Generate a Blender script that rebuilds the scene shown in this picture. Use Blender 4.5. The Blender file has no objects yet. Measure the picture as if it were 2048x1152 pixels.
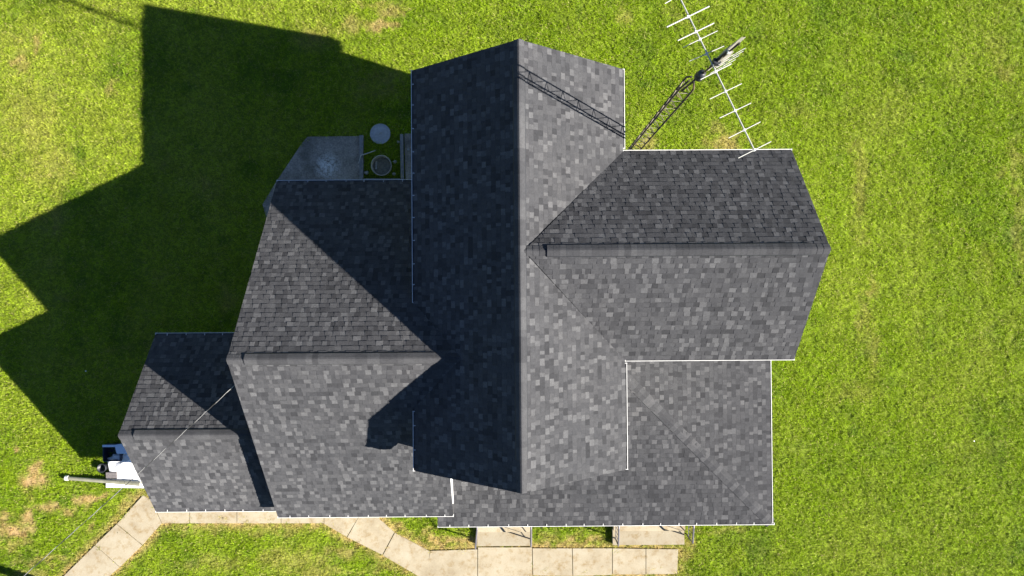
import bpy, math, random
import numpy as np
from mathutils import Matrix, Vector

scene = bpy.context.scene
col = scene.collection
random.seed(11)
rng = np.random.default_rng(7)

# ------------------------------------------------------------------ camera
CAM_H = 23.70
FOC = 1449.757
# rows: camera right, image down, forward in (east, south, down)
ROT = np.array([[ 0.99997267,  0.00683665, -0.00281472],
       [-0.00680059,  0.99989714,  0.01262795],
       [ 0.00290076, -0.01260846,  0.9999163 ]])
right = Vector((ROT[0][0], -ROT[0][1], -ROT[0][2]))
down = Vector((ROT[1][0], -ROT[1][1], -ROT[1][2]))
fwd = Vector((ROT[2][0], -ROT[2][1], -ROT[2][2]))
cd = bpy.data.cameras.new('camera')
cam = bpy.data.objects.new('camera', cd)
col.objects.link(cam)
cam.matrix_world = Matrix(((right.x, -down.x, -fwd.x, 0), (right.y, -down.y, -fwd.y, 0),
                           (right.z, -down.z, -fwd.z, CAM_H), (0, 0, 0, 1)))
cd.sensor_width = 36
cd.lens = 36 * FOC / 2048
cd.clip_end = 2000
scene.camera = cam


def survey(u, v, z=0.0):
    """a point seen in the photograph at a known height above the ground, in metres"""
    r = ROT.T @ np.array([(u - 1024) / FOC, (v - 576) / FOC, 1.0])
    t = (CAM_H - z) / r[2]
    return (r[0] * t, -r[1] * t, z)


# ------------------------------------------------------------------ light
SUN = Vector((1.599, -0.5207, 1.0)).normalized()      # towards the sun
elev = math.asin(SUN.z)
azim = math.atan2(SUN.x, SUN.y)                        # from north, clockwise
w = bpy.data.worlds.new('World')
scene.world = w
w.use_nodes = True
nt = w.node_tree
nt.nodes.clear()
out = nt.nodes.new('ShaderNodeOutputWorld')
bg = nt.nodes.new('ShaderNodeBackground')
sky = nt.nodes.new('ShaderNodeTexSky')
sky.sky_type = 'NISHITA'
sky.sun_disc = False
sky.sun_elevation = elev
sky.sun_rotation = azim
sky.altitude = 4000
sky.dust_density = 0.2
sky.ozone_density = 3.0
bg.inputs['Strength'].default_value = 0.05
nt.links.new(sky.outputs[0], bg.inputs[0])
nt.links.new(bg.outputs[0], out.inputs[0])
sd = bpy.data.lights.new('sun', 'SUN')
sd.energy = 5.0
sd.angle = math.radians(0.5)
sd.color = (1.0, 0.93, 0.82)
so = bpy.data.objects.new('sun', sd)
col.objects.link(so)
so.location = (20, -8, 25)
so.rotation_euler = (-SUN).to_track_quat('-Z', 'Y').to_euler()
scene.view_settings.view_transform = 'Standard'
scene.view_settings.look = 'None'
scene.view_settings.exposure = 1.85
scene.view_settings.gamma = 1.0


# ------------------------------------------------------------------ helpers
def tag(o, label=None, cat=None, group=None, kind=None):
    if label: o['label'] = label
    if cat: o['category'] = cat
    if group: o['group'] = group
    if kind: o['kind'] = kind
    return o


def empty(name, loc=(0, 0, 0)):
    o = bpy.data.objects.new(name, None)
    o.empty_display_size = 0.2
    col.objects.link(o)
    o.location = loc
    return o


class MB:
    """collects world-space faces, then links them as one mesh object"""
    def __init__(s):
        s.v = []; s.f = []; s.t = []

    def face(s, pts, tone=0.5):
        n = len(s.v)
        s.v.extend([tuple(p) for p in pts])
        s.f.append(list(range(n, n + len(pts))))
        s.t.append(tone)

    def prism(s, poly, z0, z1, tone=0.5):
        """poly: plan points; z0,z1 floats or lists"""
        n = len(poly)
        a = sum(poly[i][0] * poly[(i + 1) % n][1] - poly[(i + 1) % n][0] * poly[i][1] for i in range(n))
        if a < 0:
            poly = list(reversed(poly))
            if isinstance(z0, (list, tuple)): z0 = list(reversed(z0))
            if isinstance(z1, (list, tuple)): z1 = list(reversed(z1))
        A = z0 if isinstance(z0, (list, tuple)) else [z0] * n
        B = z1 if isinstance(z1, (list, tuple)) else [z1] * n
        k = len(s.v)
        for i in range(n): s.v.append((poly[i][0], poly[i][1], A[i]))
        for i in range(n): s.v.append((poly[i][0], poly[i][1], B[i]))
        s.f.append([k + i for i in reversed(range(n))]); s.t.append(tone)
        s.f.append([k + n + i for i in range(n)]); s.t.append(tone)
        for i in range(n):
            j = (i + 1) % n
            s.f.append([k + i, k + j, k + n + j, k + n + i]); s.t.append(tone)

    def box(s, x0, x1, y0, y1, z0, z1, tone=0.5):
        s.prism([(x0, y0), (x1, y0), (x1, y1), (x0, y1)], z0, z1, tone)

    def tube(s, pts, r, n=8, tone=0.5, caps=True, flat=1.0):
        pts = [Vector(p) for p in pts]
        rs = r if isinstance(r, (list, tuple)) else [r] * len(pts)
        rings = []
        for i, p in enumerate(pts):
            d = (pts[min(i + 1, len(pts) - 1)] - pts[max(i - 1, 0)]).normalized()
            a = Vector((0, 0, 1)) if abs(d.z) < 0.9 else Vector((1, 0, 0))
            u = d.cross(a).normalized(); q = u.cross(d).normalized()
            k = len(s.v)
            for j in range(n):
                t = 2 * math.pi * j / n
                s.v.append(tuple(p + u * math.cos(t) * rs[i] + q * math.sin(t) * rs[i] * flat))
            rings.append(k)
        for a, b in zip(rings, rings[1:]):
            for j in range(n):
                l = (j + 1) % n
                s.f.append([a + j, a + l, b + l, b + j]); s.t.append(tone)
        if caps:
            for c0, rev in ((rings[0], True), (rings[-1], False)):
                k = len(s.v)
                s.v.extend([s.v[c0 + j] for j in range(n)])
                s.f.append([k + j for j in (reversed(range(n)) if rev else range(n))]); s.t.append(tone)

    def lathe(s, c, prof, n=32, tone=0.5):
        rings = []
        for r, z in prof:
            k = len(s.v)
            for j in range(n):
                t = 2 * math.pi * j / n
                s.v.append((c[0] + r * math.cos(t), c[1] + r * math.sin(t), c[2] + z))
            rings.append(k)
        for a, b in zip(rings, rings[1:]):
            for j in range(n):
                l = (j + 1) % n
                s.f.append([a + j, a + l, b + l, b + j]); s.t.append(tone)

    def build(s, name, m, parent=None, smooth=False):
        me = bpy.data.meshes.new(name)
        v = np.array(s.v, dtype=np.float64)
        loc = np.zeros(3)
        if parent is None:
            loc = np.array([(v[:, 0].min() + v[:, 0].max()) / 2, (v[:, 1].min() + v[:, 1].max()) / 2, v[:, 2].min()])
        else:
            p = parent
            while p is not None:
                loc = loc + np.array(p.location); p = p.parent
        me.from_pydata([tuple(q) for q in (v - loc)], [], s.f)
        me.update()
        at = me.attributes.new('tone', 'FLOAT', 'FACE')
        at.data.foreach_set('value', np.array(s.t, dtype=np.float32))
        if smooth:
            me.polygons.foreach_set('use_smooth', [True] * len(me.polygons))
        me.materials.append(m)
        o = bpy.data.objects.new(name, me)
        col.objects.link(o)
        if parent is None: o.location = loc
        else: o.parent = parent
        return o


# ------------------------------------------------------------------ materials
def mat(name, base=(0.5, 0.5, 0.5), rough=0.8, metal=0.0):
    m = bpy.data.materials.new(name)
    m.use_nodes = True
    b = m.node_tree.nodes['Principled BSDF']
    b.inputs['Base Color'].default_value = (*base, 1)
    b.inputs['Roughness'].default_value = rough
    b.inputs['Metallic'].default_value = metal
    return m


def N(m, t, **k):
    n = m.node_tree.nodes.new(t)
    for a, b in k.items():
        if a in n.inputs: n.inputs[a].default_value = b
        else: setattr(n, a, b)
    return n


def L(m, a, b): m.node_tree.links.new(a, b)


def coords(m):
    g = N(m, 'ShaderNodeNewGeometry')
    return g.outputs['Position']


def noise(m, scale, detail=4, rough=0.6, vec=None):
    n = N(m, 'ShaderNodeTexNoise')
    n.inputs['Scale'].default_value = scale
    n.inputs['Detail'].default_value = detail
    n.inputs['Roughness'].default_value = rough
    L(m, vec if vec is not None else coords(m), n.inputs['Vector'])
    return n.outputs[0]


def ramp(m, fac, stops):
    r = N(m, 'ShaderNodeValToRGB')
    e = r.color_ramp.elements
    while len(e) < len(stops): e.new(0.5)
    for q, (p, c) in zip(e, stops):
        q.position = p
        q.color = (*c, 1) if len(c) == 3 else c
    L(m, fac, r.inputs[0])
    return r.outputs[0]


def mix(m, fac, a, b, mode='MIX'):
    n = N(m, 'ShaderNodeMix', data_type='RGBA', blend_type=mode)
    if isinstance(fac, float): n.inputs[0].default_value = fac
    else: L(m, fac, n.inputs[0])
    for i, x in ((6, a), (7, b)):
        if isinstance(x, tuple): n.inputs[i].default_value = (*x, 1)
        else: L(m, x, n.inputs[i])
    return n.outputs[2]


def bump(m, h, strength=0.3, dist=0.01):
    b = N(m, 'ShaderNodeBump')
    b.inputs['Strength'].default_value = strength
    b.inputs['Distance'].default_value = dist
    L(m, h, b.inputs['Height'])
    L(m, b.outputs[0], m.node_tree.nodes['Principled BSDF'].inputs['Normal'])


def base(m, c): L(m, c, m.node_tree.nodes['Principled BSDF'].inputs['Base Color'])


def attr(m, name, out='Fac'):
    a = N(m, 'ShaderNodeAttribute', attribute_name=name)
    return a.outputs[out]


def shingle_mat():
    m = mat('asphalt_shingles', rough=0.95)
    c = ramp(m, attr(m, 'tone'), [(0.0, (0.026, 0.0268, 0.031)), (0.35, (0.0455, 0.0467, 0.0525)),
                                  (0.65, (0.0585, 0.0597, 0.0655)), (1.0, (0.092, 0.0935, 0.100))])
    big = ramp(m, noise(m, 0.55, 3), [(0.3, (0.94, 0.945, 0.95)), (0.7, (1.05, 1.04, 1.03))])
    g = ramp(m, noise(m, 90, 3, 0.8), [(0.3, (0.62, 0.62, 0.62)), (0.7, (1.38, 1.38, 1.38))])
    g2 = ramp(m, noise(m, 14, 3, 0.7), [(0.3, (0.85, 0.85, 0.85)), (0.7, (1.15, 1.15, 1.15))])
    c = mix(m, 1.0, c, big, 'MULTIPLY')
    c = mix(m, 1.0, c, g, 'MULTIPLY')
    c = mix(m, 1.0, c, g2, 'MULTIPLY')
    base(m, c)
    bump(m, noise(m, 160, 3, 0.8), 0.9, 0.004)
    m.node_tree.nodes['Principled BSDF'].inputs['Specular IOR Level'].default_value = 0.3
    m.node_tree.nodes['Principled BSDF'].inputs['Diffuse Roughness'].default_value = 0.5
    return m


M = {}
M['shingle'] = shingle_mat()
m = M['white_metal'] = mat('white_painted_aluminium', rough=0.45)
base(m, ramp(m, noise(m, 6, 4), [(0.3, (0.54, 0.545, 0.55)), (0.7, (0.66, 0.66, 0.655))]))
m = M['siding'] = mat('white_siding', rough=0.6)
wv = N(m, 'ShaderNodeTexWave', wave_type='BANDS', bands_direction='Z', wave_profile='SAW')
wv.inputs['Scale'].default_value = 1.6
L(m, coords(m), wv.inputs['Vector'])
base(m, ramp(m, noise(m, 3, 4), [(0.3, (0.62, 0.62, 0.60)), (0.7, (0.74, 0.74, 0.72))]))
bump(m, wv.outputs[1], 0.8, 0.02)
m = M['deck'] = mat('roof_decking', (0.06, 0.055, 0.05), 0.9)
base(m, ramp(m, noise(m, 8, 4), [(0.3, (0.035, 0.034, 0.036)), (0.7, (0.06, 0.058, 0.06))]))
m = M['trough'] = mat('gutter_trough', (0.10, 0.105, 0.10), 0.8)
base(m, ramp(m, noise(m, 5, 5), [(0.35, (0.10, 0.10, 0.09)), (0.65, (0.30, 0.31, 0.30))]))

m = M['concrete'] = mat('pale_concrete', rough=0.9)
c = ramp(m, noise(m, 1.3, 6, 0.6), [(0.3, (0.250, 0.208, 0.140)), (0.5, (0.318, 0.275, 0.196)), (0.72, (0.350, 0.314, 0.238))])
c = mix(m, 1.0, c, ramp(m, noise(m, 40, 4, 0.8), [(0.3, (0.86, 0.86, 0.86)), (0.7, (1.1, 1.1, 1.1))]), 'MULTIPLY')
st = ramp(m, noise(m, 4.2, 6, 0.75), [(0.50, (1, 1, 1)), (0.66, (0.78, 0.68, 0.52)), (0.78, (0.55, 0.46, 0.33))])
c = mix(m, 1.0, c, st, 'MULTIPLY')
tn = ramp(m, attr(m, 'tone'), [(0.0, (0.80, 0.80, 0.80)), (1.0, (1.08, 1.08, 1.08))])
c = mix(m, 1.0, c, tn, 'MULTIPLY')
base(m, c); bump(m, noise(m, 60, 4, 0.8), 0.5, 0.006)

m = M['old_concrete'] = mat('weathered_concrete', rough=0.92)
c = ramp(m, noise(m, 1.6, 7, 0.7), [(0.35, (0.14, 0.125, 0.10)), (0.5, (0.24, 0.215, 0.178)), (0.7, (0.37, 0.335, 0.28))])
sp = ramp(m, noise(m, 7, 6, 0.8), [(0.60, (0, 0, 0)), (0.68, (1, 1, 1))])
c = mix(m, 1.0, c, ramp(m, noise(m, 18, 5, 0.8), [(0.35, (0.62, 0.62, 0.62)), (0.65, (1.3, 1.3, 1.3))]), 'MULTIPLY')
geo = N(m, 'ShaderNodeNewGeometry')
sub = N(m, 'ShaderNodeVectorMath', operation='DISTANCE')
px, py, _ = survey(655, 333)
sub.inputs[1].default_value = (px, py, 0.05)
L(m, geo.outputs['Position'], sub.inputs[0])
mr = N(m, 'ShaderNodeMapRange'); mr.inputs[1].default_value = 0.5; mr.inputs[2].default_value = 0.1
L(m, sub.outputs['Value'], mr.inputs[0])
mm = N(m, 'ShaderNodeMath', operation='MULTIPLY')
L(m, mr.outputs[0], mm.inputs[0])
L(m, ramp(m, noise(m, 9, 6, 0.8), [(0.42, (0, 0, 0)), (0.56, (1, 1, 1))]), mm.inputs[1])
c = mix(m, mm.outputs[0], c, (0.62, 0.61, 0.57))
base(m, c); bump(m, noise(m, 30, 5, 0.8), 0.6, 0.01)

m = M['timber'] = mat('weathered_timber', rough=0.85)
base(m, ramp(m, noise(m, 9, 5, 0.7), [(0.3, (0.14, 0.138, 0.13)), (0.7, (0.27, 0.265, 0.25))]))
m = M['galv'] = mat('galvanised_steel', rough=0.5, metal=0.3)
base(m, ramp(m, noise(m, 14, 6, 0.75), [(0.3, (0.26, 0.27, 0.27)), (0.7, (0.46, 0.47, 0.47))]))
bump(m, noise(m, 12, 4), 0.3, 0.01)
m = M['aluminium'] = mat('bare_aluminium', (0.38, 0.38, 0.36), 0.45, 0.2)
m = M['tower'] = mat('weathered_tower_steel', rough=0.7, metal=0.3)
base(m, ramp(m, noise(m, 3, 5), [(0.45, (0.018, 0.016, 0.016)), (0.62, (0.12, 0.085, 0.055))]))
m = M['tower_brace'] = mat('tower_brace_steel', rough=0.6, metal=0.2)
base(m, ramp(m, noise(m, 5, 5), [(0.35, (0.09, 0.075, 0.06)), (0.65, (0.30, 0.26, 0.21))]))
m = M['black'] = mat('black_plastic_and_shade', (0.02, 0.022, 0.028), 0.5)
m = M['screen'] = mat('grey_reflector_mesh', rough=0.6, metal=0.2)
base(m, ramp(m, noise(m, 7, 4), [(0.35, (0.24, 0.225, 0.19)), (0.65, (0.36, 0.34, 0.30))]))
m = M['iron'] = mat('painted_iron_railing', (0.12, 0.11, 0.13), 0.5, 0.2)
m = M['board'] = mat('white_foam_board', rough=0.6)
base(m, ramp(m, noise(m, 6, 5, 0.7), [(0.35, (0.80, 0.81, 0.83)), (0.6, (0.92, 0.92, 0.93))]))
bump(m, noise(m, 9, 4), 0.5, 0.02)
m = M['navy'] = mat('dark_blue_plastic', (0.012, 0.02, 0.045), 0.45)
m = M['blue_rim_and_shade'] = mat('pale_blue_plastic_and_shade', (0.45, 0.56, 0.70), 0.5)  # bin rim colour, also the painted shade on the white sheets' end
m = M['grey_box'] = mat('grey_metal_box', rough=0.6)
base(m, ramp(m, noise(m, 20, 4), [(0.3, (0.10, 0.09, 0.092)), (0.7, (0.17, 0.155, 0.155))]))
m = M['downspout'] = mat('cream_downspout', rough=0.45)
base(m, ramp(m, noise(m, 4, 4), [(0.35, (0.17, 0.17, 0.125)), (0.65, (0.25, 0.245, 0.185))]))
m = M['wood_pole'] = mat('creosoted_pole', rough=0.9)
base(m, ramp(m, noise(m, 6, 5), [(0.3, (0.06, 0.045, 0.035)), (0.7, (0.15, 0.12, 0.09))]))
m = M['cable_black'] = mat('cable_sheath', (0.02, 0.02, 0.02), 0.6)
m = M['cable_bare'] = mat('bare_conductor', (0.34, 0.34, 0.34), 0.5, 0.2)
m = M['bare_stick'] = mat('pale_bare_branch', (0.42, 0.41, 0.34), 0.8)
m = M['stone'] = mat('pale_stone', rough=0.9)
base(m, ramp(m, noise(m, 20, 4), [(0.3, (0.22, 0.22, 0.19)), (0.7, (0.42, 0.41, 0.37))]))
M['tub_rim'] = mat('rusty_tub_metal', (0.36, 0.33, 0.26), 0.7)
m = M['pot_fill'] = mat('silt_in_tub', rough=0.9)
base(m, ramp(m, noise(m, 16, 6, 0.8), [(0.35, (0.10, 0.095, 0.075)), (0.65, (0.24, 0.225, 0.18))]))

# ------------------------------------------------------------------ house dimensions (metres; x east, y north)
U = 60.0


def s_(v): return v / U


RX = s_(14.1)                        # main ridge
MN, MS = s_(343.7), s_(-259.9)       # main rakes north / south
MH = s_(158.3)                       # half width
ZR, ZE = s_(459.7), s_(330.7)
EX, EY, EH = s_(427.4), s_(61.6), s_(156.4)
ZRE = ZR - 0.03
WX, WY, WH = s_(-402.3), s_(-86.0), s_(288.4)
ZW, ZWE = s_(391.1), s_(168.2)
SX, SY, SH = s_(-627.7), s_(-217.0), s_(155.2)
ZS, ZSE = s_(258.0), s_(136.8)
OV = 0.27
WEND = s_(-100)                       # east end of the west wing roof in front of the main wing
# porch
PZ, PP = s_(140), 0.27
PXE, PYS, PXW = s_(458), s_(-401.5), s_(-130)


def clip(poly, a, b, c):
    """keep a*x+b*y<=c"""
    r = []
    n = len(poly)
    for i in range(n):
        p, q = poly[i], poly[(i + 1) % n]
        dp, dq = a * p[0] + b * p[1] - c, a * q[0] + b * q[1] - c
        if dp <= 0: r.append(p)
        if (dp < 0 < dq) or (dq < 0 < dp):
            t = dp / (dp - dq)
            r.append((p[0] + (q[0] - p[0]) * t, p[1] + (q[1] - p[1]) * t))
    return r


def clip_convex(poly, reg):
    n = len(reg)
    area = sum(reg[i][0] * reg[(i + 1) % n][1] - reg[(i + 1) % n][0] * reg[i][1] for i in range(n))
    if area < 0: reg = list(reversed(reg))
    for i in range(n):
        p, q = reg[i], reg[(i + 1) % n]
        ex, ey = q[0] - p[0], q[1] - p[1]
        a, b = ey, -ex
        poly = clip(poly, a, b, a * p[0] + b * p[1])
        if len(poly) < 3: return []
    return poly


EXPO = 0.143


def pick_tone(r, prev):
    x = r.random()
    if x < 0.26 and prev < 0.7: return r.uniform(0.70, 1.0)
    if x < 0.46: return r.uniform(0.03, 0.30)
    return r.uniform(0.30, 0.62)


def slope(mb, deck, org, along, up, pitch, regions, seed, lift=0.0):
    """lay shingle courses on a roof plane. org: eave point (x,y,z); along/up: horizontal unit vectors;
    regions: convex plan polygons"""
    r = random.Random(seed)
    cosp = 1 / math.sqrt(1 + pitch * pitch)
    nrm = Vector((-up[0] * pitch, -up[1] * pitch, 1)).normalized()

    def to_sd(p):
        dx, dy = p[0] - org[0], p[1] - org[1]
        return (dx * along[0] + dy * along[1], (dx * up[0] + dy * up[1]) / cosp)

    def to_w(s, d, h):
        hd = d * cosp
        return Vector((org[0] + along[0] * s + up[0] * hd, org[1] + along[1] * s + up[1] * hd, org[2] + pitch * hd)) + nrm * (h + lift)

    regs = [[to_sd(p) for p in g] for g in regions]
    s0 = min(p[0] for g in regs for p in g); s1 = max(p[0] for g in regs for p in g)
    d1 = max(p[1] for g in regs for p in g)
    i = 0
    while i * EXPO < d1:
        a = s0 - r.uniform(0, 0.3)
        tooth = r.random() < 0.5; tn = 0.5; row = r.uniform(-.07, .07)
        while a < s1:
            wd = r.choice((0.085, 0.11, 0.13, 0.15, 0.18, 0.15)) * r.uniform(0.85, 1.15)
            h = 0.015 if tooth else 0.007
            tn = min(1, max(0, pick_tone(r, tn) + row))
            dd = r.uniform(-0.003, 0.003)
            lo = i * EXPO + dd - (0.012 if i == 0 else 0)
            q = [(a, lo), (a + wd, lo), (a + wd, (i + 1) * EXPO + 0.004), (a, (i + 1) * EXPO + 0.004)]
            for g in regs:
                c = clip_convex(q, g) if i else clip_convex([(p[0], max(p[1], 0)) for p in q], g)
                if len(c) < 3: continue
                top = [to_w(p[0], p[1] - (0.012 if i == 0 and p[1] < 0.001 else 0), 0.0012 + h * max(0.05, 1 - (p[1] - lo) / EXPO)) for p in c]
                ar = sum(c[k][0] * c[(k + 1) % len(c)][1] - c[(k + 1) % len(c)][0] * c[k][1] for k in range(len(c)))
                cr = along[0] * up[1] - along[1] * up[0]
                if ar * cr < 0: top.reverse()
                mb.face(top, tn)
                if not tooth:
                    yb = (i + 1) * EXPO - 0.017
                    band = clip(list(c), 0, -1, -yb)
                    if len(band) >= 3:
                        bt = [to_w(p[0], p[1], 0.0022 + h * max(0.05, 1 - (p[1] - lo) / EXPO)) for p in band]
                        if ar * cr < 0: bt.reverse()
                        mb.face(bt, 0.0)
                bot = [p - nrm * 0.018 for p in top]
                for k in range(len(top)):
                    l = (k + 1) % len(top)
                    mb.face([top[k], bot[k], bot[l], top[l]], tn * 0.5)
            a += wd
            if r.random() < 0.75: tooth = not tooth
        i += 1
    # decking slab under the shingles
    if deck is not None:
        for g in regions:
            zt = [to_w(*to_sd(p), 0).z - 0.012 - lift for p in g]
            deck.prism(list(g), [z - 0.12 for z in zt], zt)


def ridge_cap(mb, side, axis, p0, p1, at, z, pitch, w, raised, seed, tonebias=0.0):
    """overlapping cap pieces along a ridge. axis 'x' or 'y'"""
    r = random.Random(seed)
    n = max(1, int(abs(p1 - p0) / EXPO))
    st = (p1 - p0) / n
    cs = 1 / math.sqrt(1 + pitch * pitch)
    for i in range(n):
        a, b = p0 + i * st, p0 + (i + 1) * st + 0.01 * (1 if st > 0 else -1)
        if i == 0 or r.random() < .55: tn = min(1, max(0.02, 0.45 + tonebias + r.uniform(-0.30, 0.25)))
        st_ = 0.0025 if raised else 0.007
        h0, h1 = raised + 0.004 + st_, raised + 0.004
        prof = [(-w, 0), (-w * 0.3, 0.004), (0, -0.008), (w * 0.3, 0.004), (w, 0)]
        sg = 1 if p1 > p0 else -1

        def P(o, s, dz, grow=0.0):
            k = abs(o) * cs
            pos, h = ((a, h0), (b, h1))[s]
            off = math.copysign(k + grow, o) if o else 0
            zz = z - k * pitch + h + dz
            return (pos, at + off, zz) if axis == 'x' else (at + off, pos, zz)
        for u, v in zip(prof, prof[1:]):
            mb.face([P(u[0], 0, u[1]), P(v[0], 0, v[1]), P(v[0], 1, v[1]), P(u[0], 1, u[1])], tn)
            ends = [(0, st_ + 0.002 if i > 0 else raised + 0.014)] + ([(1, raised + 0.014)] if i == n - 1 else [])
            for s, d in ends:
                mb.face([P(u[0], s, u[1]), P(v[0], s, v[1]), P(v[0], s, v[1] - d), P(u[0], s, u[1] - d)], 0.1 if d > .02 else .35)
        for e in (prof[0], prof[-1]):
            d = raised + 0.016
            g = 0.012 if raised else 0.0
            side[0 if e[0] < 0 else 1].face([P(e[0], 0, 0), P(e[0], 1, 0), P(e[0], 1, -d, g), P(e[0], 0, -d, g)], 0.0)


def cap_part(name, parent, vent, *args):
    mb, side = MB(), (MB(), MB())
    ridge_cap(mb, side, *args)
    o = mb.build(name, M['shingle'], parent)
    for q in side: q.build('vent_side_shade' if vent else 'cap_edge', M['black'] if vent else M['shingle'], o)  # vent sides are black to paint in the shade of the open gap


def gutter(name, parent, p0, p1, z, outdir, seed=0, label=None, ticks=True):
    """K-style gutter along an eave: p0,p1 plan points on the roof edge"""
    g = MB(); t = MB()
    d = Vector((p1[0] - p0[0], p1[1] - p0[1], 0)); ln = d.length; d.normalize()
    o = Vector((outdir[0], outdir[1], 0))

    def bar(mb, a, b, i0, i1, z0, z1):
        A = Vector((*p0, 0)) + d * a; B = Vector((*p0, 0)) + d * b
        pts = [A + o * i0, B + o * i0, B + o * i1, A + o * i1]
        mb.prism([(q.x, q.y) for q in pts], z0, z1)
    W = 0.042
    bar(g, 0, ln, W - 0.008, W + 0.006, z - 0.015, z + 0.003)       # rolled lip
    bar(g, 0.002, ln - 0.002, W - 0.008, W + 0.002, z - 0.11, z - 0.0152)  # front
    bar(g, 0.004, ln - 0.004, -0.012, W - 0.0082, z - 0.118, z - 0.1)         # bottom
    bar(g, -0.003, 0.012, -0.01, W + 0.012, z - 0.112, z + 0.001)        # end caps
    bar(g, ln - 0.012, ln + 0.003, -0.01, W + 0.012, z - 0.112, z + 0.001)
    r = random.Random(seed)
    a = 0.35
    while ticks and a < ln - 0.2:
        bar(g, a, a + 0.018, -0.03, W - 0.0085, z + 0.012, z + 0.018)  # hanger straps
        a += 0.56 + r.uniform(-0.05, 0.05)
    ob = g.build(name, M['white_metal'], parent)
    bar(t, 0.015, ln - 0.015, -0.008, W - 0.010, z - 0.0995, z - 0.075)
    t.build('trough_fill', M['trough'], ob)  # darker mottled strip along the trough floor
    if label: ob['label'] = label
    return ob


# ------------------------------------------------------------------ house
house = empty('farmhouse', (0, 0, 0))
tag(house, 'white farmhouse with dark grey shingled gable roofs and a wraparound porch roof', 'house')

PM = (ZR - ZE) / MH
PE = (ZRE - ZE) / EH
PW = (ZW - ZWE) / WH
PS = (ZS - ZSE) / SH


def gable_body(name, axis, a0, a1, at, hw, ze, pitch, extra=0.0):
    mb = MB()
    e = hw - OV
    zt = ze + pitch * OV - 0.16 / math.cos(math.atan(pitch))
    zr = ze + pitch * hw - 0.16 / math.cos(math.atan(pitch))
    prof = [(-e, 0), (e, 0), (e, zt), (0, zr), (-e, zt)]

    def P(s, q): return (s, at + q[0], q[1]) if axis == 'x' else (at + q[0], s, q[1])
    A = [P(a0, q) for q in prof]; B = [P(a1, q) for q in prof]
    mb.face(A); mb.face(list(reversed(B)))
    for i in range(5):
        j = (i + 1) % 5
        mb.face([A[i], B[i], B[j], A[j]])
    return mb.build(name, M['siding'], house)


gable_body('wall', 'y', MS + OV, MN - OV, RX, MH, ZE, PM)
gable_body('wall', 'x', RX + MH - OV + 0.002, EX - OV, EY, EH, ZE, PE)
gable_body('wall', 'x', WX + OV, RX - MH + OV - 0.002, WY, WH, ZWE, PW)
gable_body('wall', 'x', SX + OV, WX + OV - 0.002, SY, SH, ZSE, PS)
mb = MB()                                    # return of the west wing beside the porch
mb.prism([(RX - MH + OV, MS + OV - 0.003), (WEND - 0.06, MS + OV - 0.003), (WEND - 0.06, WY - WH + OV), (RX - MH + OV, WY - WH + OV)], 0,
         [ZW - PW * abs(y - WY) - 0.22 for y in (MS + OV - 0.003, MS + OV - 0.003, WY - WH + OV, WY - WH + OV)])
mb.build('wall', M['siding'], house)

xE, xW = RX + MH, RX - MH
def soffit(x0, x1, y0, y1, z, zs=None):
    mb = MB(); mb.prism([(x0, y0), (x1, y0), (x1, y1), (x0, y1)], z - .30, [z - .137 + q for q in zs]); mb.build('soffit', M['white_metal'], house)


RS = PM * OV
for (x0, x1, q) in ((RX - MH + .003, RX - MH + OV - .002, (0, RS, RS, 0)), (RX + MH - OV + .002, RX + MH - .003, (RS, 0, 0, RS))):
    soffit(x0, x1, MS + .004, MN - .004, ZE, q)
soffit(RX + MH + .002, EX - .01, EY + EH - OV + .002, EY + EH - .003, ZE, (RS, RS, 0, 0))
soffit(RX + MH + .002, EX - .01, EY - EH + .003, EY - EH + OV - .002, ZE, (0, 0, RS, RS))
# --- main roof
mb, dk = MB(), MB()
slope(mb, dk, (xE, MS, ZE), (0, 1), (-1, 0), PM, [[(xE, MS), (RX, MS), (RX, MN), (xE, MN)]], 1)
slope(mb, dk, (xW, MS, ZE), (0, 1), (1, 0), PM, [[(xW, MS), (RX - 0.001, MS), (RX - 0.001, MN), (xW, MN)]], 2)
roof_main = mb.build('roof', M['shingle'], house)
roof_main['label'] = 'tall north to south gable roof with its dark west slope'
dk.build('roof_deck', M['deck'], roof_main)
cap_part('ridge_cap', roof_main, False, 'y', MS, MN, RX, ZR + 0.012, PM, 0.15, 0.0, 5, 0.1)
cap_part('ridge_vent', roof_main, True, 'y', MS + 0.72, MN - 0.55, RX, ZR + 0.012, PM, 0.165, 0.034, 6, 0.1)
# --- east wing
jx = RX + (ZR - ZRE) / PM + 0.06
mb, dk = MB(), MB()
yN, yS = EY + EH, EY - EH
for sgn, seed in ((1, 3), (-1, 4)):
    ye = EY + sgn * EH
    slope(mb, dk, (EX, ye, ZE), (-1, 0), (0, -sgn), PE, [[(EX, ye), (EX, EY + sgn * 0.0005), (jx, EY + sgn * 0.0005), (xE - 0.02, ye)]], seed, 0.008)
roof_e = mb.build('roof', M['shingle'], house)
roof_e['label'] = 'east wing gable roof meeting the tall roof in two valleys'
dk.build('roof_deck', M['deck'], roof_e)
cap_part('ridge_cap', roof_e, False, 'x', jx - 0.1, EX, EY, ZRE + 0.022, PE, 0.15, 0.0, 7)
cap_part('ridge_vent', roof_e, True, 'x', jx + 0.50, EX - 0.42, EY, ZRE + 0.022, PE, 0.165, 0.034, 8)
# --- west wing
wj = RX - (ZR - ZW) / PM
mb, dk = MB(), MB()
yN, yS = WY + WH, WY - WH
wall_w = xW + OV


def vy(x, sgn):                                # valley between the west wing and the tall roof
    return WY + sgn * ((ZW - (ZR - PM * (RX - x))) / PW)


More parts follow.
